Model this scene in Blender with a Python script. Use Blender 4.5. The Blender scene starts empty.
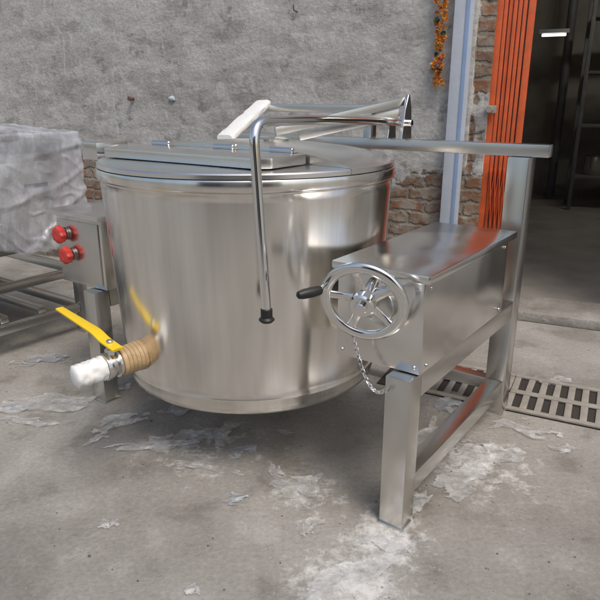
import bpy, bmesh, math, random
from mathutils import Vector, Matrix, noise
random.seed(7)
R=math.radians
scene=bpy.context.scene
scene.view_settings.view_transform='Standard'
scene.view_settings.look='None'
scene.view_settings.exposure=0
COL=scene.collection

# ------------------------------------------------------------ node helpers
def new_mat(name):
    m=bpy.data.materials.new(name); m.use_nodes=True
    nt=m.node_tree; nt.nodes.clear()
    out=nt.nodes.new('ShaderNodeOutputMaterial')
    p=nt.nodes.new('ShaderNodeBsdfPrincipled')
    nt.links.new(p.outputs[0],out.inputs[0])
    return m,nt,p
def N(nt,t,**kw):
    n=nt.nodes.new(t)
    for k,v in kw.items(): setattr(n,k,v)
    return n
def noi(nt,vec,scale,detail=3,rough=.55,dist=0):
    n=N(nt,'ShaderNodeTexNoise'); n.inputs['Scale'].default_value=scale
    n.inputs['Detail'].default_value=detail; n.inputs['Roughness'].default_value=rough
    n.inputs['Distortion'].default_value=dist
    if vec is not None: nt.links.new(vec,n.inputs['Vector'])
    return n.outputs['Fac']
def ramp(nt,fac,stops):
    r=N(nt,'ShaderNodeValToRGB'); e=r.color_ramp.elements
    while len(e)<len(stops): e.new(0.5)
    for i,(p,c) in enumerate(stops):
        e[i].position=p
        if not isinstance(c,(tuple,list)): c=(c,c,c)
        e[i].color=(*c,1)
    nt.links.new(fac,r.inputs[0]); return r.outputs[0]
def mix(nt,f,a,b,mode='MIX'):
    m=N(nt,'ShaderNodeMix',data_type='RGBA',blend_type=mode)
    for s,v in ((m.inputs[0],f),(m.inputs[6],a),(m.inputs[7],b)):
        if isinstance(v,(int,float)): s.default_value=v if s.type=='VALUE' else (v,v,v,1)
        elif isinstance(v,tuple): s.default_value=(*v,1)
        else: nt.links.new(v,s)
    return m.outputs[2]
def mth(nt,op,a,b=None,clamp=False):
    m=N(nt,'ShaderNodeMath',operation=op,use_clamp=clamp)
    for i,v in enumerate((a,b)):
        if v is None: continue
        if isinstance(v,(int,float)): m.inputs[i].default_value=v
        else: nt.links.new(v,m.inputs[i])
    return m.outputs[0]
def coords(nt,kind='Object'):
    return N(nt,'ShaderNodeTexCoord').outputs[kind]
def mapping(nt,vec,scale=(1,1,1),rot=(0,0,0),loc=(0,0,0)):
    m=N(nt,'ShaderNodeMapping'); m.inputs['Scale'].default_value=scale
    m.inputs['Rotation'].default_value=rot; m.inputs['Location'].default_value=loc
    nt.links.new(vec,m.inputs[0]); return m.outputs[0]
def bump(nt,h,strength,dist,prev=None):
    b=N(nt,'ShaderNodeBump'); b.inputs['Strength'].default_value=strength
    b.inputs['Distance'].default_value=dist; nt.links.new(h,b.inputs['Height'])
    if prev is not None: nt.links.new(prev,b.inputs['Normal'])
    return b.outputs[0]

# ------------------------------------------------------------ materials
def steel(name,base=(.60,.585,.55),rough=.24,aniso=0,wavy=.35,smudge=.12,streak=False):
    m,nt,p=new_mat(name); L=nt.links
    v=coords(nt)
    p.inputs['Metallic'].default_value=1
    n1=noi(nt,v,5,3,.5)
    c=mix(nt,n1,tuple(x*.93 for x in base),tuple(min(1,x*1.05) for x in base))
    if streak:
        s=noi(nt,mapping(nt,v,(1,1,.02)),30,3,.6)
        c=mix(nt,ramp(nt,s,[(.35,.20),(.65,0)]),c,(.45,.42,.38))
        n1=mth(nt,'ADD',mth(nt,'MULTIPLY',n1,.5),mth(nt,'MULTIPLY',s,.5))
    L.new(c,p.inputs['Base Color'])
    L.new(mth(nt,'ADD',mth(nt,'MULTIPLY',n1,smudge),rough-smudge*.5),p.inputs['Roughness'])
    if wavy: L.new(bump(nt,noi(nt,mapping(nt,v,(1,1,.35)) if streak else v,4.5,1,.4),wavy,.02),p.inputs['Normal'])
    if aniso:
        p.inputs['Anisotropic'].default_value=aniso
        p.inputs['Anisotropic Rotation'].default_value=.25
        t=N(nt,'ShaderNodeTangent',direction_type='RADIAL',axis='Z')
        L.new(t.outputs[0],p.inputs['Tangent'])
    return m
M_vessel=steel('brushed_vessel_steel',(.86,.835,.785),.19,.78,.14,.06,True)
M_steel=steel('sheet_steel',(.79,.77,.735),.20,0,.5,.12)
M_frame=steel('tube_steel',(.68,.665,.63),.25,0,.12,.12)
M_chrome=steel('polished_steel',(.80,.79,.77),.13,0,0,.06)
M_lid=steel('lid_steel',(.84,.825,.79),.26,0,.35,.10)
M_ring=steel('dull_cast_ring',(.35,.34,.33),.45,0,0,.06)

def simple(name,col,rough=.5,metal=0,var=.25,scale=8,bmp=.15,spec=.5):
    m,nt,p=new_mat(name); v=coords(nt)
    n=noi(nt,v,scale,4)
    nt.links.new(mix(nt,n,tuple(x*(1-var) for x in col),tuple(min(1,x*(1+var)) for x in col)),p.inputs['Base Color'])
    p.inputs['Roughness'].default_value=rough; p.inputs['Metallic'].default_value=metal
    p.inputs['Specular IOR Level'].default_value=spec
    if bmp: nt.links.new(bump(nt,noi(nt,v,scale*6,2),bmp,.003),p.inputs['Normal'])
    return m
M_black=simple('black_rubber',(.015,.015,.015),.45)
M_red=simple('red_knob_plastic',(.62,.055,.045),.38,0,.1)
M_yellow=simple('yellow_lever_plastic',(.84,.57,.015),.36,0,.08)
M_brass=simple('brown_tape_wrap',(.46,.32,.17),.38,0,.30,20,.7)
M_whitewrap=simple('white_plastic_wrap',(.82,.82,.80),.3,0,.06,14,.4)
M_orange=simple('orange_gate_paint',(.66,.12,.035),.55,0,.35,14,.2)
M_bluepost=simple('pale_blue_paint',(.50,.54,.60),.5,0,.18,10,.25)
M_bluestripe=simple('blue_paint',(.26,.36,.55),.5,0,.2,10,.2)
M_iron=simple('grimy_cast_iron',(.30,.275,.24),.7,.0,.4,18,.6)
M_darkplaster=simple('sooty_plaster',(.30,.275,.25),.9,0,.5,3,.4)
M_rust=simple('rusty_iron',(.16,.10,.07),.8,.2,.5,20,.4)
M_greyiron=simple('grey_painted_iron',(.16,.165,.17),.6,.2,.3,10,.2)

def m_plastic(name,c1,c2,a0,a1,cr=9,rough=.22,st=.9,dist=.03,stretch=.7):
    m,nt,p=new_mat(name); v=coords(nt); L=nt.links
    vv=mapping(nt,v,(1,1,stretch),(.3,.2,.5))
    n=noi(nt,vv,cr,5,.66)
    w=ramp(nt,n,[(.35,0),(.68,1)])
    L.new(mix(nt,w,c1,c2),p.inputs['Base Color'])
    p.inputs['Roughness'].default_value=rough
    p.inputs['Specular IOR Level'].default_value=.9
    vo=N(nt,'ShaderNodeTexVoronoi',feature='F1'); vo.inputs['Scale'].default_value=cr*1.6
    nv=N(nt,'ShaderNodeTexNoise'); nv.inputs['Scale'].default_value=cr; nv.inputs['Detail'].default_value=2; L.new(vv,nv.inputs['Vector'])
    vm=N(nt,'ShaderNodeVectorMath',operation='MULTIPLY_ADD'); L.new(nv.outputs['Color'],vm.inputs[0]); vm.inputs[1].default_value=(1.6/cr,)*3; L.new(vv,vm.inputs[2])
    L.new(vm.outputs[0],vo.inputs['Vector'])
    L.new(bump(nt,mth(nt,'ADD',vo.outputs['Distance'],mth(nt,'MULTIPLY',n,.8)),st,dist),p.inputs['Normal'])
    L.new(ramp(nt,n,[(.35,a0),(.68,a1)]),p.inputs['Alpha'])
    return m
M_wrap=m_plastic('cloudy_wrap_film',(.66,.69,.76),(.80,.84,.90),.22,.50,9,.10,.35,.02,.5)
M_scrap=m_plastic('scrap_film',(.62,.62,.61),(.84,.84,.83),.18,.62,20,.18,.4,.01,1)
M_scrapb=m_plastic('grey_scrap_film',(.36,.40,.46),(.64,.67,.71),.30,.75,20,.2,.4,.01,1)

def m_wall():
    m,nt,p=new_mat('cement_plaster_over_brick'); L=nt.links
    v=coords(nt)
    sep=N(nt,'ShaderNodeSeparateXYZ'); L.new(v,sep.inputs[0])
    xy=mth(nt,'ADD',sep.outputs[0],sep.outputs[1])
    cmb=N(nt,'ShaderNodeCombineXYZ'); L.new(xy,cmb.inputs[0]); L.new(sep.outputs[2],cmb.inputs[1])
    br=N(nt,'ShaderNodeTexBrick'); br.inputs['Scale'].default_value=1
    br.inputs['Brick Width'].default_value=.215; br.inputs['Row Height'].default_value=.074
    br.inputs['Mortar Size'].default_value=.014; br.inputs['Mortar Smooth'].default_value=.8
    br.inputs['Color1'].default_value=(.27,.135,.08,1); br.inputs['Color2'].default_value=(.19,.115,.075,1)
    br.inputs['Mortar'].default_value=(.20,.18,.15,1)
    nv=N(nt,'ShaderNodeTexNoise'); nv.inputs['Scale'].default_value=16; nv.inputs['Detail'].default_value=4; L.new(v,nv.inputs['Vector'])
    vm=N(nt,'ShaderNodeVectorMath',operation='MULTIPLY_ADD')
    L.new(nv.outputs['Color'],vm.inputs[0]); vm.inputs[1].default_value=(.07,.06,0); L.new(cmb.outputs[0],vm.inputs[2])
    L.new(vm.outputs[0],br.inputs['Vector'])
    smear=ramp(nt,noi(nt,v,9,5,.72),[(.44,0),(.58,.95)])
    brick=mix(nt,smear,br.outputs['Color'],(.29,.255,.21))
    n1=noi(nt,v,1.3,5,.65); n2=noi(nt,v,5,8,.70); n3=noi(nt,v,48,4,.75)
    tr=noi(nt,mapping(nt,v,(1.0,1.0,2.6),(0,.5,0)),2.6,5,.62)
    pc=mix(nt,ramp(nt,n1,[(.38,0),(.58,1)]),(.335,.322,.30),(.47,.457,.43))
    pc=mix(nt,ramp(nt,tr,[(.50,0),(.56,.6)]),pc,(.52,.507,.48))
    pc=mix(nt,ramp(nt,tr,[(.38,.55),(.44,0)]),pc,(.26,.247,.226))
    pc=mix(nt,ramp(nt,n2,[(.54,0),(.61,.5)]),pc,(.60,.59,.565))
    pc=mix(nt,ramp(nt,n2,[(.36,.75),(.43,0)]),pc,(.22,.207,.187))
    pc=mix(nt,.25,pc,ramp(nt,n3,[(.30,.15),(.70,.8)]),'OVERLAY')
    pit=ramp(nt,n3,[(.29,1),(.35,0)])
    pc=mix(nt,mth(nt,'MULTIPLY',pit,.5),pc,(.15,.14,.13))
    sc=noi(nt,mapping(nt,v,(9,9,.9),(0,.7,0)),5,3,.6)
    pc=mix(nt,ramp(nt,sc,[(.66,0),(.70,.5)]),pc,(.60,.59,.57))
    at=N(nt,'ShaderNodeAttribute',attribute_name='plaster')
    f=ramp(nt,mth(nt,'ADD',at.outputs['Fac'],mth(nt,'MULTIPLY',mth(nt,'SUBTRACT',n2,.5),2.2)),[(.46,0),(.54,1)])
    lowdark=ramp(nt,mth(nt,'ADD',sep.outputs[2],mth(nt,'MULTIPLY',n2,.5)),[(.35,.6),(.8,0)])  # wall colour darkens towards the bottom, edge broken by noise
    c=mix(nt,f,brick,pc)
    c=mix(nt,lowdark,c,(.17,.15,.125))
    L.new(c,p.inputs['Base Color']); p.inputs['Roughness'].default_value=.95
    p.inputs['Specular IOR Level'].default_value=.15
    hb=mth(nt,'MULTIPLY',mth(nt,'SUBTRACT',1,br.outputs['Fac']),mth(nt,'SUBTRACT',1,f))
    h=mth(nt,'ADD',mth(nt,'MULTIPLY',hb,.6),mth(nt,'ADD',mth(nt,'ADD',n2,mth(nt,'MULTIPLY',tr,.8)),mth(nt,'MULTIPLY',n3,.25)))
    L.new(bump(nt,h,.62,.022),p.inputs['Normal'])
    return m
M_wall=m_wall()

def m_ground():
    m,nt,p=new_mat('dusty_concrete_ground'); L=nt.links
    v=coords(nt)
    n1=noi(nt,v,1.1,5,.62); n2=noi(nt,v,4.5,7,.68); n3=noi(nt,v,70,4,.7)
    c=mix(nt,ramp(nt,n1,[(.36,0),(.62,1)]),(.235,.218,.193),(.355,.338,.308))
    c=mix(nt,ramp(nt,n2,[(.54,0),(.66,.45)]),c,(.43,.413,.383))
    c=mix(nt,ramp(nt,n2,[(.36,.55),(.46,0)]),c,(.168,.153,.132))
    stn=noi(nt,mapping(nt,v,(1,1,1),(0,0,0),(4,2,0)),1.7,5,.55)
    c=mix(nt,ramp(nt,stn,[(.56,0),(.60,.35)]),c,(.155,.142,.125))
    c=mix(nt,.30,c,ramp(nt,n3,[(.28,.18),(.72,.75)]),'OVERLAY')
    vo=N(nt,'ShaderNodeTexVoronoi'); vo.inputs['Scale'].default_value=44; L.new(v,vo.inputs['Vector'])
    grit=mth(nt,'MULTIPLY',ramp(nt,vo.outputs['Distance'],[(.07,1),(.12,0)]),ramp(nt,n2,[(.48,0),(.58,1)]))
    s=N(nt,'ShaderNodeSeparateColor'); L.new(vo.outputs['Color'],s.inputs[0])
    c=mix(nt,grit,c,mix(nt,s.outputs[0],(.10,.09,.08),(.55,.53,.49)))
    pw=None
    for (x,y,r,a) in ((.24,1.47,.24,1),(.13,1.30,.26,1),(.02,1.68,.22,.7),(.62,1.86,.34,.8),(-.35,1.95,.4,.6)):
        d=N(nt,'ShaderNodeVectorMath',operation='DISTANCE'); L.new(v,d.inputs[0]); d.inputs[1].default_value=(x,y,0)
        k=mth(nt,'MULTIPLY',mth(nt,'SUBTRACT',1,mth(nt,'DIVIDE',d.outputs['Value'],r),True),a)
        pw=k if pw is None else mth(nt,'MAXIMUM',pw,k)
    pn=noi(nt,v,16,6,.78)
    pm=ramp(nt,mth(nt,'ADD',mth(nt,'MULTIPLY',pw,.38),pn),[(.67,0),(.88,.8)])
    c=mix(nt,pm,c,(.70,.69,.67))
    L.new(c,p.inputs['Base Color']) 
    L.new(ramp(nt,n2,[(.3,.55),(.6,.82)]),p.inputs['Roughness'])
    p.inputs['Specular IOR Level'].default_value=.32
    h=mth(nt,'ADD',n2,mth(nt,'MULTIPLY',n3,.20))
    L.new(bump(nt,h,.5,.022),p.inputs['Normal'])
    return m
M_ground=m_ground()

# ------------------------------------------------------------ mesh helpers
def finish(name,bm,mat,parent=None,loc=(0,0,0),rot=(0,0,0),smooth=True,angle=35):
    bmesh.ops.recalc_face_normals(bm,faces=bm.faces[:])
    me=bpy.data.meshes.new(name); bm.to_mesh(me); bm.free()
    if smooth:
        me.polygons.foreach_set('use_smooth',[True]*len(me.polygons))
        me.set_sharp_from_angle(angle=R(angle))
    for mm in (mat if isinstance(mat,(list,tuple)) else [mat]): me.materials.append(mm)
    o=bpy.data.objects.new(name,me); COL.objects.link(o)
    o.location=loc; o.rotation_euler=rot
    if parent: o.parent=parent
    return o
def merge(bm,t,mi=0):
    t.verts.index_update(); vs=[bm.verts.new(v.co) for v in t.verts]
    for f in t.faces:
        try:
            nf=bm.faces.new([vs[v.index] for v in f.verts]); nf.material_index=mi
        except ValueError: pass
    t.free()
def add_box(bm,x0,x1,y0,y1,z0,z1,bev=.003,M=None,mi=0):
    t=bmesh.new(); bmesh.ops.create_cube(t,size=1)
    for v in t.verts:
        v.co=Vector(((x0+x1)/2+v.co.x*(x1-x0),(y0+y1)/2+v.co.y*(y1-y0),(z0+z1)/2+v.co.z*(z1-z0)))
    if bev: bmesh.ops.bevel(t,geom=t.edges[:],offset=bev,segments=2,profile=.6,affect='EDGES')
    if M is not None: t.transform(M)
    merge(bm,t,mi)
def add_beam(bm,p1,p2,w,h,bev=.003,mi=0,up=Vector((0,0,1))):
    p1=Vector(p1);p2=Vector(p2); d=p2-p1; l=d.length; x=d.normalized()
    if abs(x.dot(up))>.98: up=Vector((0,1,0))
    y=up.cross(x).normalized(); z=x.cross(y)
    M=Matrix(((x.x,y.x,z.x,p1.x),(x.y,y.y,z.y,p1.y),(x.z,y.z,z.z,p1.z),(0,0,0,1)))
    add_box(bm,0,l,-w/2,w/2,-h/2,h/2,bev,M,mi)
def lathe(bm,prof,seg=64,M=None,mi=0):
    t=bmesh.new(); rings=[]
    for r,z in prof:
        if r<1e-5: rings.append([t.verts.new((0,0,z))])
        else: rings.append([t.verts.new((r*math.cos(2*math.pi*i/seg),r*math.sin(2*math.pi*i/seg),z)) for i in range(seg)])
    for a,b in zip(rings,rings[1:]):
        for i in range(seg):
            j=(i+1)%seg
            if len(a)==1 and len(b)==1: continue
            if len(a)==1: t.faces.new((a[0],b[i],b[j]))
            elif len(b)==1: t.faces.new((a[i],a[j],b[0]))
            else: t.faces.new((a[i],a[j],b[j],b[i]))
    if M is not None: t.transform(M)
    merge(bm,t,mi)
def axisM(p,d):
    d=Vector(d).normalized(); q=Vector((0,0,1)).rotation_difference(d)
    return Matrix.Translation(Vector(p))@q.to_matrix().to_4x4()
def cyl(bm,p1,p2,r,seg=24,bev=.002,mi=0,r2=None):
    p1=Vector(p1);p2=Vector(p2); l=(p2-p1).length; r2=r if r2 is None else r2
    b=min(bev,r*.4,l*.4)
    lathe(bm,[(0,0),(r-b,0),(r,b),(r2,l-b),(r2-b,l),(0,l)],seg,axisM(p1,p2-p1),mi)
def smoothpath(pts,rad=.04,n=6):
    pts=[Vector(p) for p in pts]; out=[pts[0]]
    for a,b,c in zip(pts,pts[1:],pts[2:]):
        d1=(a-b); d2=(c-b); k=min(rad,d1.length*.45,d2.length*.45)
        s=b+d1.normalized()*k; e=b+d2.normalized()*k
        for i in range(n+1):
            u=i/n; out.append(s*(1-u)**2+b*2*u*(1-u)+e*u*u)
    out.append(pts[-1]); return out
def sweep(bm,pts,r,seg=14,closed=False,mi=0,rz=None):
    pts=[Vector(p) for p in pts]; n=len(pts); t=bmesh.new(); rings=[]
    ref=None
    for i,p in enumerate(pts):
        if closed: d=(pts[(i+1)%n]-pts[i-1]).normalized()
        else: d=(pts[min(i+1,n-1)]-pts[max(i-1,0)]).normalized()
        if ref is None:
            ref=Vector((0,0,1)) if abs(d.z)<.9 else Vector((1,0,0))
        x=(ref-d*ref.dot(d)).normalized(); y=d.cross(x); ref=x
        rr=r if rz is None else r*rz(i/(n-1))
        rings.append([t.verts.new(p+x*rr*math.cos(2*math.pi*k/seg)+y*rr*math.sin(2*math.pi*k/seg)) for k in range(seg)])
    for i in range(n if closed else n-1):
        a=rings[i]; b=rings[(i+1)%n]
        for k in range(seg):
            t.faces.new((a[k],a[(k+1)%seg],b[(k+1)%seg],b[k]))
    if not closed:
        t.faces.new(rings[0][::-1]); t.faces.new(rings[-1])
    merge(bm,t,mi)
def empty(name,loc,rotz=0):
    e=bpy.data.objects.new(name,None); COL.objects.link(e); e.location=loc; e.rotation_euler=(0,0,rotz)
    e.empty_display_size=.2; return e
def tag(o,label,cat,group=None):
    o['label']=label; o['category']=cat
    if group: o['group']=group

# ------------------------------------------------------------ ground
bm=bmesh.new(); bmesh.ops.create_grid(bm,x_segments=4,y_segments=4,size=150)
g=finish('ground',bm,M_ground,smooth=False); g['kind']='structure'

# ------------------------------------------------------------ tilting pan
ANG=R(-35.8)
pan=empty('tilting_boiling_pan',(-.18,2.2,0),ANG)
tag(pan,'large stainless steel tilting boiling pan with handwheel on a tube frame','cooking kettle')

bm=bmesh.new()
prof=[(0,.238),(.30,.239),(.41,.241),(.440,.246),(.452,.256),(.4565,.272),(.4575,.296),(.4595,.299),(.4595,.304),(.458,.307)]
for i in range(1,31):
    t=i/30; prof.append((.458+.040*t**.8,.307+(.945-.307)*t))
prof+=[(.500,.947),(.500,.952),(.5065,.955),(.509,.959),(.509,.984),(.507,.988),(.50,.989),(.47,.989),(.44,.98),(0,.98)]
lathe(bm,prof,128)
vessel=finish('vessel',bm,M_vessel,pan,angle=50)
for x0,x1 in ((.44,.56),(-.58,-.44)):
    bm=bmesh.new(); cyl(bm,(x0,0,.62),(x1,0,.62),.06,32); finish('trunnion',bm,M_frame,pan)

# lid
def clipped_lathe(prof,ysplit,keep_front,seg=96):
    bm=bmesh.new(); lathe(bm,prof,seg)
    geom=bm.verts[:]+bm.edges[:]+bm.faces[:]
    bmesh.ops.bisect_plane(bm,geom=geom,plane_co=(0,ysplit,0),plane_no=(0,1,0),clear_outer=keep_front,clear_inner=not keep_front)
    ed=[e for e in bm.edges if e.is_boundary]
    bmesh.ops.holes_fill(bm,edges=ed,sides=0)
    return bm
prof=[(0,1.066),(.12,1.063),(.25,1.053),(.38,1.036),(.46,1.020),(.485,1.012),(.496,1.008),(.503,1.004),(.503,.9905),(.40,.9905),(0,.9905)]
lid=finish('lid',clipped_lathe(prof,-.115,False),M_lid,pan,angle=25)
prof=[(0,1.010),(.25,1.010),(.46,1.008),(.490,1.007),(.501,1.006),(.505,1.002),(.505,.9905),(.40,.9905),(0,.9905)]
fl=finish('front_cover',clipped_lathe(prof,-.119,True),M_lid,pan,angle=25)
def plate(poly,z0,z1,bev):
    bm=bmesh.new(); t=bmesh.new()
    bot=[t.verts.new((x,y,z0)) for x,y in poly]; topv=[t.verts.new((x,y,z1)) for x,y in poly]
    t.faces.new(bot[::-1]); t.faces.new(topv)
    for i in range(len(poly)): t.faces.new((bot[i],bot[(i+1)%len(poly)],topv[(i+1)%len(poly)],topv[i]))
    bmesh.ops.bevel(t,geom=t.edges[:],offset=bev,segments=2,profile=.6,affect='EDGES')
    merge(bm,t); return bm
finish('flat_band',plate([(-.462,-.125),(-.455,-.17),(-.36,-.325),(.30,-.325),(.335,-.29),(.335,-.125)],1.0115,1.042,.005),M_lid,fl)
for x in (-.30,.0,.24):
    bm=bmesh.new(); cyl(bm,(x-.045,-.122,1.049),(x+.045,-.122,1.049),.009,16); finish('hinge_knuckle',bm,M_steel,fl)
bm=bmesh.new(); add_box(bm,-.555,-.466,-.275,-.135,.990,1.052,.006)
finish('hinge_bracket',bm,M_steel,fl)
bm=bmesh.new(); lathe(bm,[(0,1.076),(.05,1.075),(.07,1.069),(.07,1.050),(0,1.04)],32,Matrix.Translation((.05,.06,0)))
finish('lid_boss',bm,M_steel,lid)

# lid lifting gear
bm=bmesh.new()
sweep(bm,smoothpath([(.26,.60,1.11),(.30,.30,1.125),(.365,-.10,1.140),(.385,-.43,1.145),(.415,-.425,.64)],.06,8),.0135,16)
arm=finish('lifting_handle',bm,M_chrome,pan)
bm=bmesh.new()
cyl(bm,(.415,-.425,.612),(.415,-.425,.627),.022,24,.006); cyl(bm,(.415,-.425,.625),(.415,-.425,.652),.0165,20)
finish('rubber_stop',bm,M_black,arm)
bm=bmesh.new()
add_box(bm,-.44,.165,.565,.600,1.145,1.177,.003)
finish('lifting_crossbar',bm,M_frame,pan)
bm=bmesh.new(); add_box(bm,.130,.166,.56,.605,1.049,1.144,.003); finish('crossbar_post',bm,M_frame,pan)
# pointed upright plate and lower bracket plate
def vplate(x,w,prof2):
    bm=bmesh.new(); t=bmesh.new()
    a=[t.verts.new((x-w,y,z)) for y,z in prof2]; b=[t.verts.new((x+w,y,z)) for y,z in prof2]
    t.faces.new(a); t.faces.new(b[::-1])
    for i in range(len(prof2)): t.faces.new((a[i],b[i],b[(i+1)%len(prof2)],a[(i+1)%len(prof2)]))
    bmesh.ops.bevel(t,geom=t.edges[:],offset=.0015,segments=1,affect='EDGES'); merge(bm,t); return bm
finish('pivot_plate',vplate(.300,.006,[(.555,1.049),(.640,1.049),(.628,1.16),(.610,1.215),(.598,1.215),(.575,1.16)]),M_frame,pan)
finish('pivot_plate',vplate(.235,.005,[(.565,1.049),(.635,1.049),(.625,1.13),(.585,1.13)]),M_frame,pan)
bm=bmesh.new(); cyl(bm,(.12,.60,1.11),(.325,.60,1.11),.013); finish('pivot_pin',bm,M_chrome,pan)
bm=bmesh.new(); add_beam(bm,(.288,.60,1.190),(.05,.09,1.090),.012,.030,.002)
finish('lid_arm',bm,M_frame,pan)
bm=bmesh.new(); add_beam(bm,(.275,.585,1.145),(-.02,.33,1.062),.010,.034,.002); finish('brace_plate',bm,M_frame,pan)
bm=bmesh.new(); add_beam(bm,(.285,.61,1.185),(.17,.585,1.155),.010,.026,.002); finish('brace_plate',bm,M_frame,pan)
def wrapbar(bm,p1,p2,w,h,seed):
    p1=Vector(p1);p2=Vector(p2); n=18; t=bmesh.new(); rings=[]
    d=(p2-p1).normalized(); x=d.cross(Vector((0,0,1))).normalized(); z=x.cross(d)
    for i in range(n+1):
        c=p1.lerp(p2,i/n); ring=[]
        for k in range(16):
            a=2*math.pi*k/16; cx=max(-1,min(1,1.25*math.cos(a))); cz=max(-1,min(1,1.25*math.sin(a)))
            s=1+.14*noise.noise(Vector((i*.6+seed,k*.8,seed)))
            ring.append(t.verts.new(c+x*cx*w/2*s+z*cz*h/2*s))
        rings.append(ring)
    for a,b in zip(rings,rings[1:]):
        for k in range(16): t.faces.new((a[k],a[(k+1)%16],b[(k+1)%16],b[k]))
    t.faces.new(rings[0]); t.faces.new(rings[-1][::-1]); merge(bm,t)
bm=bmesh.new()
wrapbar(bm,(-.335,.25,1.046),(-.40,.585,1.180),.07,.03,3)
o=finish('lid_arm',bm,M_whitewrap,pan); o['label']='lid arm still wrapped in white protective film'

def leg(x,y,z1,w=.075):
    bm=bmesh.new()
    add_box(bm,-w/2,w/2,-w/2,w/2,.005,z1,.004)
    add_box(bm,-w/2-.004,w/2+.004,-w/2-.004,w/2+.004,.0,.006,.001)
    finish('leg',bm,M_frame,pan,(x,y,0))
leg(.752,-.245,.478); leg(.752,.62,1.003,.078)
leg(-.60,-.245,.478,.07); leg(-.60,.62,1.003)
for b in ((.7145,.7895,-.207,.58,.405,.478),(.722,.782,-.2065,.58,.085,.145),(-.635,-.565,-.208,.58,.405,.478),(-.63,-.57,-.208,.58,.085,.145),(-.56,.712,.595,.645,.085,.135)):
    bm=bmesh.new(); add_box(bm,*b,.004); finish('beam',bm,M_frame,pan)
bm=bmesh.new(); add_box(bm,-.70,.85,.597,.643,1.0045,1.048,.004); finish('top_rail',bm,M_frame,pan)

# gear box
bm=bmesh.new()
add_box(bm,.525,.795,-.235,.43,.480,.742,.005)
gb=finish('gear_box',bm,M_steel,pan)
bm=bmesh.new()
add_box(bm,.512,.815,-.252,.455,.7435,.768,.007)
finish('cover',bm,M_steel,gb)
for (p,d) in [((x,-.2355,z),(0,-1,0)) for x,z in ((.545,.50),(.775,.50),(.775,.72))]+[((.7955,y,z),(1,0,0)) for y in (-.2,.39) for z in (.50,.722)]:
    bm=bmesh.new(); lathe(bm,[(0,.004),(.004,.0035),(.006,0)],12,axisM(p,d)); finish('screw',bm,M_frame,gb)

# handwheel
WC=Vector((.662,-.325,.690)); WR=.106
bm=bmesh.new()
cyl(bm,(0,.10,0),(0,-.035,0),.017,24); 
cyl(bm,(0,.018,0),(0,-.024,0),.035,32,.005)
hw=finish('handwheel',bm,M_chrome,pan,WC,(R(17),0,R(14)))
bm=bmesh.new(); cyl(bm,(.668,-.2355,.665),(.668,-.262,.665),.050,32); finish('shaft_flange',bm,M_frame,gb)
bm=bmesh.new(); t=bmesh.new(); rings=[]
for i in range(72):
    a=2*math.pi*i/72; d=Vector((math.cos(a),0,math.sin(a)))
    rings.append([t.verts.new(d*(WR+.0155*math.cos(2*math.pi*k/16))+Vector((0,.011*math.sin(2*math.pi*k/16),0))) for k in range(16)])
for i in range(72):
    for k in range(16): t.faces.new((rings[i][k],rings[i][(k+1)%16],rings[(i+1)%72][(k+1)%16],rings[(i+1)%72][k]))
merge(bm,t)
finish('rim',bm,M_chrome,hw)
for k in range(5):
    bm=bmesh.new(); a=2*math.pi*k/5+.5
    d=Vector((math.cos(a),0,math.sin(a))); s=Vector((-math.sin(a),0,math.cos(a))); t=bmesh.new(); rings=[]
    for u,w_,yy in ((.02,.017,.002),(.045,.014,.008),(.07,.0115,.008),(.088,.012,.004),(WR-.006,.015,.0)):
        rings.append([t.verts.new(d*u+s*w_*math.cos(2*math.pi*q/14)+Vector((0,yy+.0065*math.sin(2*math.pi*q/14),0))) for q in range(14)])
    for A,B in zip(rings,rings[1:]):
        for q in range(14): t.faces.new((A[q],A[(q+1)%14],B[(q+1)%14],B[q]))
    t.faces.new(rings[0]); t.faces.new(rings[-1][::-1]); merge(bm,t)
    finish('spoke',bm,M_chrome,hw)
bm=bmesh.new(); a=R(158); hp=Vector((WR*math.cos(a),0,WR*math.sin(a)))
cyl(bm,hp+Vector((0,.012,0)),hp+Vector((-.006,-.03,.004)),.009,16)
ch=finish('crank_handle',bm,M_chrome,hw)
bm=bmesh.new(); lathe(bm,[(0,0),(.010,0),(.013,.006),(.0145,.03),(.013,.055),(.010,.068),(.005,.072),(0,.073)],20,axisM(hp+Vector((-.006,-.028,.004)),(-.75,-.9,.20)))
finish('grip',bm,M_black,ch)

# chain
bm=bmesh.new()
P0=Vector((.60,-.262,.575)); P1=Vector((.735,-.297,.455)); n=20
for i in range(n):
    t=(i+.5)/n; p=P0.lerp(P1,t)+Vector((0,-.008,-.075*4*t*(1-t)))
    t2=t+.01; q=P0.lerp(P1,t2)+Vector((0,-.008,-.075*4*t2*(1-t2))); d=(q-p).normalized()
    s=Vector((0,1,0)) if i%2 else d.cross(Vector((0,1,0))).normalized()
    s=(s-d*s.dot(d)).normalized()
    sweep(bm,[p+d*.0085*math.cos(2*math.pi*k/12)+s*.005*math.sin(2*math.pi*k/12) for k in range(12)],.0018,6,True)
finish('safety_chain',bm,M_chrome,pan)

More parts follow.
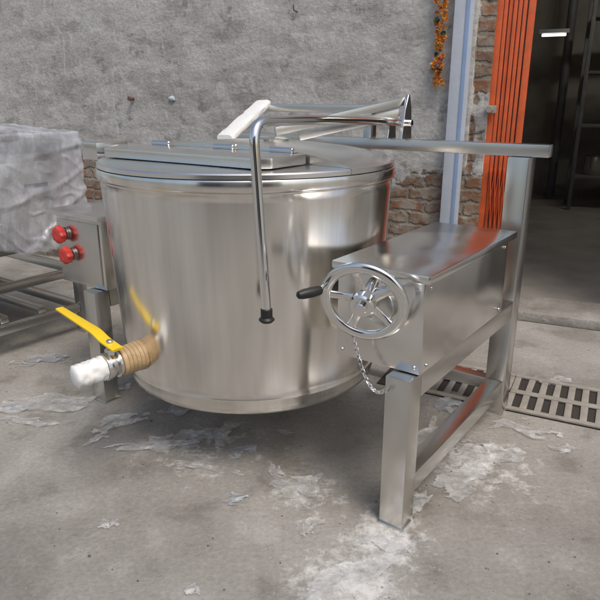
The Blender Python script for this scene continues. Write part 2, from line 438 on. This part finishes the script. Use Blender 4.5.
# control box
bm=bmesh.new(); add_box(bm,-.83,-.545,-.235,.35,.480,.757,.005)
cb=finish('control_box',bm,M_steel,pan)
bm=bmesh.new(); add_box(bm,-.86,-.525,-.262,.36,.7585,.778,.005); finish('cover',bm,M_steel,cb)
bm=bmesh.new(); add_box(bm,-.815,-.56,-.2415,-.2355,.495,.742,.002); finish('control_panel',bm,M_frame,cb)
def knob(x,z):
    bm=bmesh.new(); M=axisM((x,-.242,z),(0,-1,0))
    lathe(bm,[(0,.0),(.026,.0),(.026,.008),(.018,.011),(.014,.014),(.014,.022),(0,.022)],28,M)
    k=finish('knob',bm,M_ring,cb)
    bm=bmesh.new(); seg=40; rings=[]; t=bmesh.new()
    for (r,zz) in ((.018,.014),(.030,.016),(.034,.022),(.034,.034),(.030,.042),(.020,.046),(.012,.0445)):
        rings.append([t.verts.new((r*(1+.07*math.cos(8*2*math.pi*i/seg))*math.cos(2*math.pi*i/seg),r*(1+.07*math.cos(8*2*math.pi*i/seg))*math.sin(2*math.pi*i/seg),zz)) for i in range(seg)])
    for a,b in zip(rings,rings[1:]):
        for i in range(seg): t.faces.new((a[i],a[(i+1)%seg],b[(i+1)%seg],b[i]))
    t.faces.new(rings[0]); t.faces.new(rings[-1]); t.transform(M); merge(bm,t)
    finish('knob_grip',bm,M_red,k)
knob(-.765,.685); knob(-.735,.605)

# outlet valve: tape wrapped sleeve, steel ball-valve body, white wrapped mouth
def tolocal(x,y,z):
    c,s=math.cos(-ANG),math.sin(-ANG); dx,dy=x+.18,y-2.2
    return Vector((c*dx-s*dy,s*dx+c*dy,z))
HD=R(223)
def rad(r,z): return tolocal(-.18+r*math.cos(HD),2.2+r*math.sin(HD),z)
A0,A1=rad(.440,.402),rad(.65,.392)
ax=(A1-A0).normalized()
sx=ax.cross(Vector((0,0,1))).normalized(); sz=sx.cross(ax)
def tubeprof(pr,amp,fq,seed,seg=48):
    bm=bmesh.new(); t=bmesh.new(); rings=[]
    for (r,l) in pr:
        rings.append([t.verts.new(A0+ax*l+(sx*math.cos(2*math.pi*k/seg)+sz*math.sin(2*math.pi*k/seg))*r*(1+amp*noise.noise(Vector((l*fq,math.cos(2*math.pi*k/seg)*2+seed,math.sin(2*math.pi*k/seg)*2))))) for k in range(seg)])
    for a,b in zip(rings,rings[1:]):
        for k in range(seg): t.faces.new((a[k],a[(k+1)%seg],b[(k+1)%seg],b[k]))
    t.faces.new(rings[0]); t.faces.new(rings[-1][::-1]); merge(bm,t); return bm
pr=[(.052,0),(.052,.010)]
for i in range(7):   # overlapping turns of tape
    l0=.011+i*.0135; r0=.0505-.0007*i
    pr+=[(r0-.0022,l0),(r0,l0+.001),(r0-.0004,l0+.0125)]
pr+=[(.043,.107),(.030,.108)]
ov=finish('outlet_valve',tubeprof(pr,.05,30,0),M_brass,pan,angle=30); ov['label']='outlet valve sleeve wrapped in brown tape'
bm=tubeprof([(.030,.1085),(.044,.109),(.046,.112),(.046,.120),(.038,.122),(.040,.128),(.041,.140),(.038,.146),(.044,.148),(.044,.158),(.036,.159)],0,1,0)
finish('valve_body',bm,M_frame,ov,angle=30)
mid=A0+ax*.132
bm=bmesh.new(); st=mid+Vector((0,0,.036)); cyl(bm,st,st+Vector((0,0,.020)),.018,6,.002); cyl(bm,st+Vector((0,0,.0205)),st+Vector((0,0,.048)),.011,16)
finish('stem',bm,M_chrome,ov)
bm=bmesh.new(); S=st+Vector((0,0,.036)); E=tolocal(-.82,2.00,.52)
hz=(E-S)
pts=smoothpath([S-hz.normalized()*.045,S+hz*.10,S+hz*.24+Vector((0,0,.010)),E],.02)
t=bmesh.new(); up=Vector((0,0,1)); rings=[]
for i,pp in enumerate(pts):
    u=i/(len(pts)-1); d=(pts[min(i+1,len(pts)-1)]-pts[max(i-1,0)]).normalized(); lx=d.cross(up).normalized(); lz=lx.cross(d)
    w=.019 if u<.99 else .014; h=.004
    rings.append([t.verts.new(pp+lx*w*max(-1,min(1,1.3*math.cos(2*math.pi*k/12)))+lz*h*max(-1,min(1,1.2*math.sin(2*math.pi*k/12)))) for k in range(12)])
for a,b in zip(rings,rings[1:]):
    for k in range(12): t.faces.new((a[k],a[(k+1)%12],b[(k+1)%12],b[k]))
t.faces.new(rings[0]); t.faces.new(rings[-1][::-1]); merge(bm,t)
finish('valve_lever',bm,M_yellow,ov)
pr=[(.034,.1595),(.040,.160)]+[(.040-.005*i/16+.0012*math.sin(i*2.1),.162+.090*i/16) for i in range(17)]+[(.031,.256),(.018,.260)]
finish('mouth_cover',tubeprof(pr,.16,45,5,40),M_whitewrap,ov,angle=60)

# ------------------------------------------------------------ wall (workshop building)
WANG=R(-24); OPEN=.85
wb=empty('workshop_building',(1.26,3.36,0),WANG)
tag(wb,'rough grey cement plastered workshop wall with exposed brick and open doorway','building')
def fbm(p,o=5): return noise.fractal(p,1.0,2.0,o)
def plaster_mask(x,z):
    thr=.86 if x>-1.2 else .50
    if x<-2.6: thr=.82
    base=z-thr+.26*fbm(Vector((x*2.2,z*2.2,4.2)))+.07*fbm(Vector((x*11,z*11,1.2)))
    if x+.365>0: base=min(base, -.10 + .5*fbm(Vector((x*6,z*3.2,9.1))))
    return max(0,min(1,.5+base*5))
bm=bmesh.new(); x0,x1,z1=-6.0,-.28,3.6
nx,nz=380,240; grid=[]; masks=[]
for i in range(nx+1):
    col=[]
    u=i/nx; x=x1-(x1-x0)*(u**1.25)
    for j in range(nz+1):
        z=z1*(j/nz)**1.15
        m=plaster_mask(x,z)
        y=.02-.016*m+.006*fbm(Vector((x*1.8,z*1.8,2)))+.0018*fbm(Vector((x*12,z*12,6)))
        if m<.5: y+=.006*noise.noise(Vector((x*9,round(z/.074)*3.1,3)))
        col.append(bm.verts.new((x,y,z))); masks.append(m)
    grid.append(col)
for i in range(nx):
    for j in range(nz): bm.faces.new((grid[i][j],grid[i+1][j],grid[i+1][j+1],grid[i][j+1]))
back=[bm.verts.new((x1,.28,v.co.z)) for v in grid[0]]; masks+= [.2]*len(back)
for j in range(nz): bm.faces.new((grid[0][j+1],back[j+1],back[j],grid[0][j]))
bm.verts.index_update()
fw=finish('wall',bm,M_wall,wb,angle=60)
at=fw.data.attributes.new('plaster','FLOAT','POINT'); at.data.foreach_set('value',masks)
def attr1(o,v):
    a=o.data.attributes.new('plaster','FLOAT','POINT'); a.data.foreach_set('value',[v]*len(o.data.vertices))
bm=bmesh.new(); add_box(bm,OPEN,6,.0,.28,0,3.6,.004); o=finish('wall',bm,M_wall,wb); attr1(o,1)
bm=bmesh.new(); add_box(bm,-.28,OPEN-.001,.002,.28,2.45,3.6,.004); o=finish('wall',bm,M_wall,wb); attr1(o,1)
for b in ((-1.6,4.0,5.2,5.4,0,3),(-1.8,-1.6,.30,5.4,0,3),(4.0,4.2,.30,5.4,0,3),(-1.8,4.2,.29,5.4,3.0,3.2),(-1.6,-.281,.285,.33,0,3)):
    bm=bmesh.new(); add_box(bm,*b,0); finish('interior_wall',bm,M_darkplaster,wb)
bm=bmesh.new(); add_box(bm,-.275,OPEN-.003,-.05,.30,0,.055,.012); o=finish('doorstep',bm,M_ground,wb)
bm=bmesh.new()
add_box(bm,-.485,-.388,-.045,.0,0,2.6,.004); o=finish('door_frame',bm,M_bluepost,wb)
bm=bmesh.new(); add_box(bm,-.424,-.404,-.0485,-.0455,0,2.58,.0005); finish('painted_stripe',bm,M_bluestripe,o)
bm=bmesh.new(); bmesh.ops.create_grid(bm,x_segments=1,y_segments=1,size=.5)
for v in bm.verts: v.co=Vector((v.co.x*5.6+1.2,v.co.y*4.9+2.75,.004))
o=finish('floor',bm,M_darkplaster,None,(1.26,3.36,0),(0,0,WANG),smooth=False); o['kind']='structure'

def wpt(s,n,z):
    c,sn=math.cos(WANG),math.sin(WANG); return Vector((1.26+c*s-sn*n,3.36+sn*s+c*n,z))
bm=bmesh.new(); cyl(bm,(0,.03,0),(0,-.04,0),.011,16); cyl(bm,(0,-.025,0),(0,-.045,0),.015,16)
o=finish('pipe_stub',bm,M_rust,None,wpt(-2.62,0,1.20),(0,0,WANG)); tag(o,'short rusty pipe stub poking out of the plastered wall','pipe')
bm=bmesh.new(); lathe(bm,[(0,-.03),(.010,-.028),(.016,-.01),(.017,.004),(.012,.018),(0,.022)],14,axisM((0,0,0),(1,-.2,.1)))
for v in bm.verts: v.co*=1+.25*noise.noise(v.co*60)
o=finish('cement_lump',bm,M_bluepost,None,wpt(-2.30,0,1.20),(0,0,WANG)); tag(o,'small pale lump stuck on the plastered wall','lump')
bm=bmesh.new(); sweep(bm,smoothpath([(0,.03,0),(0,-.04,0),(0,-.05,.03)],.01),.004,8)
o=finish('wall_hook',bm,M_rust,None,wpt(-1.40,0,1.68),(0,0,WANG)); tag(o,'small bent rusty hook driven into the plastered wall','hook')

# ------------------------------------------------------------ orange collapsible gate
gate=empty('collapsible_gate',wpt(-.185,0.06,.055),WANG)
tag(gate,'folded orange painted steel collapsible lattice gate at the doorway','gate')
xs=[-.080,-.052,-.028,-.005,.018,.042,.075]
for i,x in enumerate(xs):
    bm=bmesh.new(); w=.032 if i in (0,6) else .018
    dy=random.uniform(-.008,.006)
    add_box(bm,x-w/2,x+w/2,-.018+dy,-.010+dy,0,2.34,.001)
    add_box(bm,x-w/2,x-w/2+.004,-.0095+dy,.012+dy,0,2.34,.001); add_box(bm,x+w/2-.004,x+w/2,-.0095+dy,.012+dy,0,2.34,.001)
    finish('upright',bm,M_orange,gate)
for zc in (.62,1.85):
    bm=bmesh.new()
    for i in range(1,5):
        a,b=xs[i],xs[i+1]
        add_beam(bm,(a,-.031,zc-.16),(b,-.031,zc+.16),.003,.014,.0005)
        add_beam(bm,(a,-.036,zc+.16),(b,-.036,zc-.16),.003,.014,.0005)
    finish('lattice',bm,M_orange,gate)
bm=bmesh.new(); add_box(bm,-.115,-.05,-.055,-.036,1.07,1.11,.003); cyl(bm,(-.085,-.055,1.09),(-.085,-.08,1.09),.018,16)
finish('latch',bm,M_iron,gate)

# ------------------------------------------------------------ marigold garland
def m_flower():
    m,nt,p=new_mat('marigold_petals'); v=coords(nt)
    n=noi(nt,v,22,3); nt.links.new(ramp(nt,n,[(.35,(.55,.14,.02)),(.5,(.68,.25,.03)),(.65,(.72,.40,.06))]),p.inputs['Base Color'])
    p.inputs['Roughness'].default_value=.8; return m
M_flower=m_flower(); M_leaf=simple('dry_leaf',(.06,.08,.02),.8)
bm=bmesh.new()
z=0.0; k=0
while z>-.60:
    for s in range(2):
        c=Vector((random.uniform(-.012,.012)+(.014 if s else -.014),random.uniform(-.012,.005),z+random.uniform(-.008,.008)))
        r=random.uniform(.012,.020)
        for q in range(34):
            d=Vector((random.gauss(0,1),random.gauss(0,1),random.gauss(0,1))).normalized()
            t1=d.orthogonal().normalized(); t1=Matrix.Rotation(random.random()*6.28,3,d)@t1; t2=d.cross(t1)
            b0=c+d*r*.3; tip=c+d*r*random.uniform(.85,1.15); w=r*.33
            vs=[bm.verts.new(b0-t1*w*.4),bm.verts.new(tip-t1*w+t2*w*.3),bm.verts.new(tip+t1*w-t2*w*.3),bm.verts.new(b0+t1*w*.4)]
            f=bm.faces.new(vs); f.material_index=1 if (k%7==6) else 0
        k+=1
    z-=.024 if random.random()<.8 else .034
o=finish('flower_garland',bm,[M_flower,M_leaf],None,wpt(-.555,-.03,1.86),(0,0,WANG),smooth=False)
tag(o,'string of orange marigold flowers hanging beside the doorway','garland')

# ------------------------------------------------------------ interior things
RX,RY=.72,4.3
rack=empty('storage_rack',wpt(RX,RY,.0),WANG+.1); tag(rack,'grey metal storage rack inside the dim workshop','rack')
for x in (-.6,.6):
    for y in (-.2,.2):
        bm=bmesh.new(); add_box(bm,x-.02,x+.02,y-.02,y+.02,0,2.2,.002); finish('upright',bm,M_greyiron,rack)
for z in (.35,.9,1.45,2.0):
    bm=bmesh.new(); add_box(bm,-.575,.575,-.175,.175,z,z+.03,.002); finish('shelf',bm,M_greyiron,rack)
for i,(x,z,r,h) in enumerate(((-.4,.385,.12,.2),(0,.385,.15,.25),(.4,.935,.13,.22),(-.2,.935,.16,.28),(-.35,1.485,.13,.2),(.1,1.485,.15,.16),(.3,.385,.1,.3))):
    bm=bmesh.new(); lathe(bm,[(0,0),(r*.9,0),(r,.02),(r,h),(r*1.06,h+.006),(r*.96,h+.004),(r*.94,.03),(0,.03)],32)
    o=finish('cooking_pot',bm,M_frame,None,wpt(RX+x*.9,RY,z-.003),(0,0,0)); tag(o,'dull steel cooking pot standing on the workshop rack','pot','pots on the workshop rack')
def tube_mat(name,s):
    m,nt,p=new_mat(name); p.inputs['Emission Color'].default_value=(1,.95,.82,1); p.inputs['Emission Strength'].default_value=s; p.inputs['Base Color'].default_value=(.8,.8,.8,1); return m
ml1=tube_mat('lit_tube_small',2.2); ml2=tube_mat('added_fill_tube',70)
def lamp(s,n,z,l,r,mat):
    bm=bmesh.new(); cyl(bm,(-l/2,0,0),(l/2,0,0),.014,12)
    o=finish('tube_lamp',bm,mat,None,wpt(s,n,z),(0,0,WANG+r)); tag(o,'lit tube inside the dark workshop, the long one added as fill light','lamp','fluorescent tubes in the workshop')
    bm=bmesh.new(); add_box(bm,-l/2-.03,l/2+.03,-.03,.03,.02,.055,.003); finish('lamp_batten',bm,M_bluepost,o)
    bm=bmesh.new(); cyl(bm,(0,0,.056),(0,0,2.999-z),.004,8,0); finish('rod',bm,M_rust,o)
lamp(-.22,4.0,1.84,.24,0,ml1)
lamp(1.2,2.8,2.7,1.2,.3,ml2)  # unseen long tube under the ceiling, added to brighten the interior
for s,n_,rr in ((-.10,4.9,.05),):
    bm=bmesh.new(); cyl(bm,(0,0,.0045),(0,0,2.99),rr,20,.001)
    o=finish('vertical_pipe',bm,M_greyiron,None,wpt(s,n_,0)); tag(o,'grey vertical pipe standing inside the dim workshop','pipe')

# ------------------------------------------------------------ wrapped machine beside
WM=Vector((-1.78,3.08,0))
wm=empty('wrapped_machine',WM,ANG); tag(wm,'boxy steel machine covered in thin cloudy plastic film on tube frame','machine')
for x in (-.45,.45):
    for y in (-.42,.42):
        bm=bmesh.new(); add_box(bm,x-.025,x+.025,y-.025,y+.025,0,.50,.003); finish('leg',bm,M_frame,wm)
for z in (.12,.32):
    for y in (-.42,.42):
        bm=bmesh.new(); add_box(bm,-.424,.424,y-.02,y+.02,z,z+.04,.003); finish('rail',bm,M_frame,wm)
    for x in (-.45,.45):
        bm=bmesh.new(); add_box(bm,x-.02,x+.02,-.394,.394,z,z+.04,.003); finish('rail',bm,M_frame,wm)
for y in (-.2,0,.2):
    bm=bmesh.new(); add_box(bm,-.429,.429,y-.02,y+.02,.161,.195,.003); finish('rail',bm,M_frame,wm)
bm=bmesh.new(); add_box(bm,-.49,.49,-.45,.45,.5005,1.00,.01); 
finish('cabinet',bm,M_frame,wm)
bm=bmesh.new(); add_box(bm,-.505,.505,-.465,.465,.96,1.003,.006)
finish('rim_band',bm,M_ring,wm)
for yy in ((-.40,-.02),(.02,.40)):
    bm=bmesh.new(); add_box(bm,.491,.503,yy[0],yy[1],.56,.92,.003); finish('door_panel',bm,M_steel,wm)
    bm=bmesh.new(); add_box(bm,.503,.512,(yy[0]+yy[1])/2-.06,(yy[0]+yy[1])/2+.06,.80,.82,.003); finish('door_handle',bm,M_black,wm)
bm=bmesh.new(); add_box(bm,-.36,.30,-.28,.28,1.004,1.055,.01); finish('top_hatch',bm,M_steel,wm)
bm=bmesh.new(); bmesh.ops.create_cube(bm,size=1)
bmesh.ops.subdivide_edges(bm,edges=bm.edges[:],cuts=90,use_grid_fill=True)
for v in bm.verts:
    q=v.co*2
    m4=(abs(q.x)**60+abs(q.y)**60+abs(q.z)**60)**(1/60)
    q=q/m4
    P=Vector((q.x*.516,q.y*.476,q.z*.262))
    top=max(0,q.z)
    hat=max(0,1-max(abs(P.x+.03)/.46,abs(P.y)/.42)**4)
    P.z+=top*(.035*hat)
    n=Vector((q.x**9,q.y**9,q.z**9)).normalized()
    f=1-5*abs(noise.noise(Vector((P.x*4+P.z*3.2,P.y*4-P.z*4.5,P.z*2)))); g2=1-5*abs(noise.noise(Vector((P.x*13+P.z*9,P.y*13+P.z*7,P.z*8)))); g3=noise.noise(P*24)
    dsp=.008*max(0,f)+.005*max(0,g2)+.0015*g3
    low=max(0,-q.z)
    P+=n*(dsp*(1+1.0*low))
    if q.z<-.5: P.z-=.07*noise.noise(Vector((P.x*7,P.y*7,1)))
    v.co=P+Vector((0,0,.785))
bmesh.ops.delete(bm,geom=[f for f in bm.faces if f.calc_center_median().z<.58 and abs(f.normal.z)>.7],context='FACES')
finish('plastic_cover',bm,M_wrap,wm,angle=180)

# ------------------------------------------------------------ drain
DANG=R(-27); DO=Vector((1.0,2.36,0))
bm=bmesh.new(); bmesh.ops.create_grid(bm,x_segments=1,y_segments=1,size=.5)
for v in bm.verts: v.co=Vector((v.co.x*1.9+.3,v.co.y*.36,.004))
M_pitshade=simple('drain_pit_shade',(.04,.035,.03),.6)  # dark mud-toned sheet painted as the shaded pit under the grates
o=finish('drain_dark_sheet',bm,M_pitshade,None,DO,(0,0,DANG),smooth=False); o['kind']='structure'
def grate(cx):
    bm=bmesh.new(); W=.2375; D=.18; T=.015
    add_box(bm,-W,W,-D,-D+.028,.005,T,.004); add_box(bm,-W,W,D-.028,D,.005,T,.004); add_box(bm,-W+.001,W-.001,-.018,.018,.006,T-.001,.004)
    nb=9
    for i in range(nb):
        x=-W+.014+i*(2*W-.028)/(nb-1); w=.0135
        for s in (-1,1):
            j=random.uniform(-.002,.002)
            y0,y1=(-D+.0285,-.0185) if s<0 else (.0185,D-.0285)
            add_box(bm,x-w+j,x+w+j,y0,y1,.0055,T-.002-random.random()*.002,.004)
    for v in bm.verts: v.co.x+=.002*noise.noise(v.co*30+Vector((cx,0,0))); v.co.y+=.002*noise.noise(v.co*30+Vector((0,cx,4)))
    c,s=math.cos(DANG),math.sin(DANG)
    o=finish('drain_grate',bm,M_iron,None,DO+Vector((c*cx,s*cx,0)),(0,0,DANG+random.uniform(-.006,.006)))
    tag(o,'grimy slotted drain grate set in the concrete ground','drain grate','grates over the drain')
for cx in (-.35,.128,.606,1.084): grate(cx)

# ------------------------------------------------------------ plastic scraps
def scrap(x,y,lx,ly,rot,h=.012,mat=None,seed=0):
    bm=bmesh.new(); nx,ny=44,26; gr=[]
    for i in range(nx+1):
        c=[]
        for j in range(ny+1):
            u=i/nx*2-1; w=j/ny*2-1
            px=u*lx/2; py=w*ly/2+.35*ly*noise.noise(Vector((u*1.5,seed,2)))
            r1=1-2.5*abs(noise.noise(Vector((px*12+seed,py*16,1)))); 
            zz=.0045+h*.5*max(0,r1)**2+.001*abs(noise.noise(Vector((px*50,py*50,seed))))
            c.append(bm.verts.new((px,py,zz)))
        gr.append(c)
    for i in range(nx):
        for j in range(ny):
            u=(i+.5)/nx*2-1; w=(j+.5)/ny*2-1
            rr=(abs(u)**2.5+abs(w)**2.5)**.4
            if rr+.85*noise.fractal(Vector((u*1.4+seed*3,w*1.1,seed)),1,2,3)<.80:
                bm.faces.new((gr[i][j],gr[i+1][j],gr[i+1][j+1],gr[i][j+1]))
    for v in [v for v in bm.verts if not v.link_faces]: bm.verts.remove(v)
    if len(bm.faces)<6: bm.free(); return
    o=finish('plastic_scrap',bm,mat or M_scrap,None,(x,y,0),(0,0,rot),angle=180)
    big=max(lx,ly)
    tag(o,('long crumpled strip of clear plastic film on the concrete' if big>.22 else 'small torn piece of clear plastic film lying on concrete') if (mat or M_scrap)==M_scrap else 'torn grey plastic film scrap lying on the concrete','plastic scrap','packing film scraps on the ground')
S=[(-.98,2.34,.50,.18,.1,.016,0),(-1.18,2.26,.20,.07,.3,.012,1),(-.545,1.97,.36,.06,.25,.012,0),(-.37,1.84,.18,.05,-.1,.01,0),
(-.204,1.66,.07,.05,.9,.01,1),(-.486,2.25,.18,.14,.4,.016,0),(-.197,1.95,.14,.06,.8,.012,1),(-.568,1.54,.06,.05,.4,.01,0),
(.03,1.53,.10,.07,1.1,.012,0),(0,1.73,.20,.12,.2,.012,0),(.562,1.767,.28,.14,.5,.014,0),(.673,1.918,.34,.14,.2,.016,0),
(.837,2.09,.30,.08,-.4,.014,0),(1.14,2.52,.18,.10,.1,.02,0),(.131,1.32,.34,.10,.6,.010,0),(-1.25,2.75,.28,.12,.2,.02,1),
(.75,2.62,.18,.10,.1,.016,0),(-.28,1.284,.05,.04,.1,.01,0),(.425,1.918,.30,.10,.6,.014,0),(-.30,2.05,.20,.09,1.2,.012,0),
(.24,1.46,.16,.08,-.3,.01,0),(-.70,2.15,.24,.10,.7,.015,0),(.35,1.62,.24,.07,1.0,.012,0),(.95,1.95,.10,.06,.1,.01,0),(-.08,1.80,.16,.05,1.9,.01,0),(.62,2.3,.2,.1,.9,.014,1),(1.28,2.2,.14,.06,.7,.012,0),
(.50,2.05,.34,.10,.9,.014,0),(-1.05,2.15,.26,.06,-.2,.012,0),(-.75,2.02,.12,.04,.9,.01,0),(-.40,2.02,.3,.12,.3,.012,0)]
for i in range(9):
    S.append((random.uniform(-.9,1.1),random.uniform(1.75,2.2),random.uniform(.03,.08),random.uniform(.02,.04),random.uniform(0,3),.008,random.random()<.4))
for i,(x,y,lx,ly,r,h,mm) in enumerate(S): scrap(x,y,lx,ly,r,h,M_scrapb if mm else M_scrap,i*1.37+.5)
bm=bmesh.new()
for i in range(900):
    x=random.uniform(-1.6,1.7); y=random.uniform(1.0,3.1); r=random.uniform(.001,.0035)*(1 if random.random()<.95 else 1.8)
    t=bmesh.new(); bmesh.ops.create_icosphere(t,subdivisions=1,radius=r)
    for v in t.verts: v.co=Vector((v.co.x*random.uniform(.7,1.3),v.co.y*random.uniform(.7,1.3),v.co.z*.6))
    t.transform(Matrix.Translation((x,y,r*.3))); merge(bm,t,random.choice((0,0,0,1)))
o=finish('gravel_grit',bm,[simple('grit_grey',(.30,.28,.25),.9),simple('grit_dark',(.13,.115,.10),.9)]); o['kind']='stuff'; o['label']='loose grit and pebbles scattered on the concrete'; o['category']='grit'

# ------------------------------------------------------------ unseen building, added for reflections in the steel
ob=empty('reflection_building',(-.5,-5.0,0),0); tag(ob,'unseen plastered building with dark shutters, added for its reflection','building')
M_ob=simple('cream_plaster',(.36,.32,.26),.9,0,.25,1.2,.2); M_sh=simple('dark_shutter',(.05,.055,.06),.5,.3)
bm=bmesh.new(); add_box(bm,-4,4,-.3,0,0,4.0,0); finish('wall',bm,M_ob,ob)
for x in (-2.4,1.9):
    bm=bmesh.new(); add_box(bm,x-1.1,x+1.1,.004,.03,0,2.6,.004)
    for i in range(20): add_box(bm,x-1.08,x+1.08,.031,.045,.05+i*.117,.12+i*.117,.004)
    finish('shutter',bm,M_sh,ob)

# ------------------------------------------------------------ light
w=bpy.data.worlds.new('World'); scene.world=w; w.use_nodes=True
nt=w.node_tree; nt.nodes.clear()
sky=nt.nodes.new('ShaderNodeTexSky'); sky.sky_type='NISHITA'; sky.sun_disc=False
EL,AZ=R(58),R(150)
sky.sun_elevation=EL; sky.sun_rotation=AZ; sky.air_density=1.2; sky.dust_density=4
bg=nt.nodes.new('ShaderNodeBackground'); bg.inputs[1].default_value=.15
wo=nt.nodes.new('ShaderNodeOutputWorld'); nt.links.new(sky.outputs[0],bg.inputs[0]); nt.links.new(bg.outputs[0],wo.inputs[0])
sd=bpy.data.lights.new('sun','SUN'); sd.energy=1.5; sd.angle=R(25); sd.color=(1,.96,.89)
so=bpy.data.objects.new('sun',sd); COL.objects.link(so)
dirv=Vector((math.sin(AZ)*math.cos(EL),math.cos(AZ)*math.cos(EL),math.sin(EL)))
so.rotation_euler=dirv.to_track_quat('Z','Y').to_euler(); so.location=(3,-3,6)

# ------------------------------------------------------------ camera
cd=bpy.data.cameras.new('camera'); cd.lens=37.2; cd.sensor_width=36; cd.clip_end=500; cd.clip_start=.05
co=bpy.data.objects.new('camera',cd); COL.objects.link(co); co.location=(0,0,1.2); co.rotation_euler=(R(72),0,0)
scene.camera=co
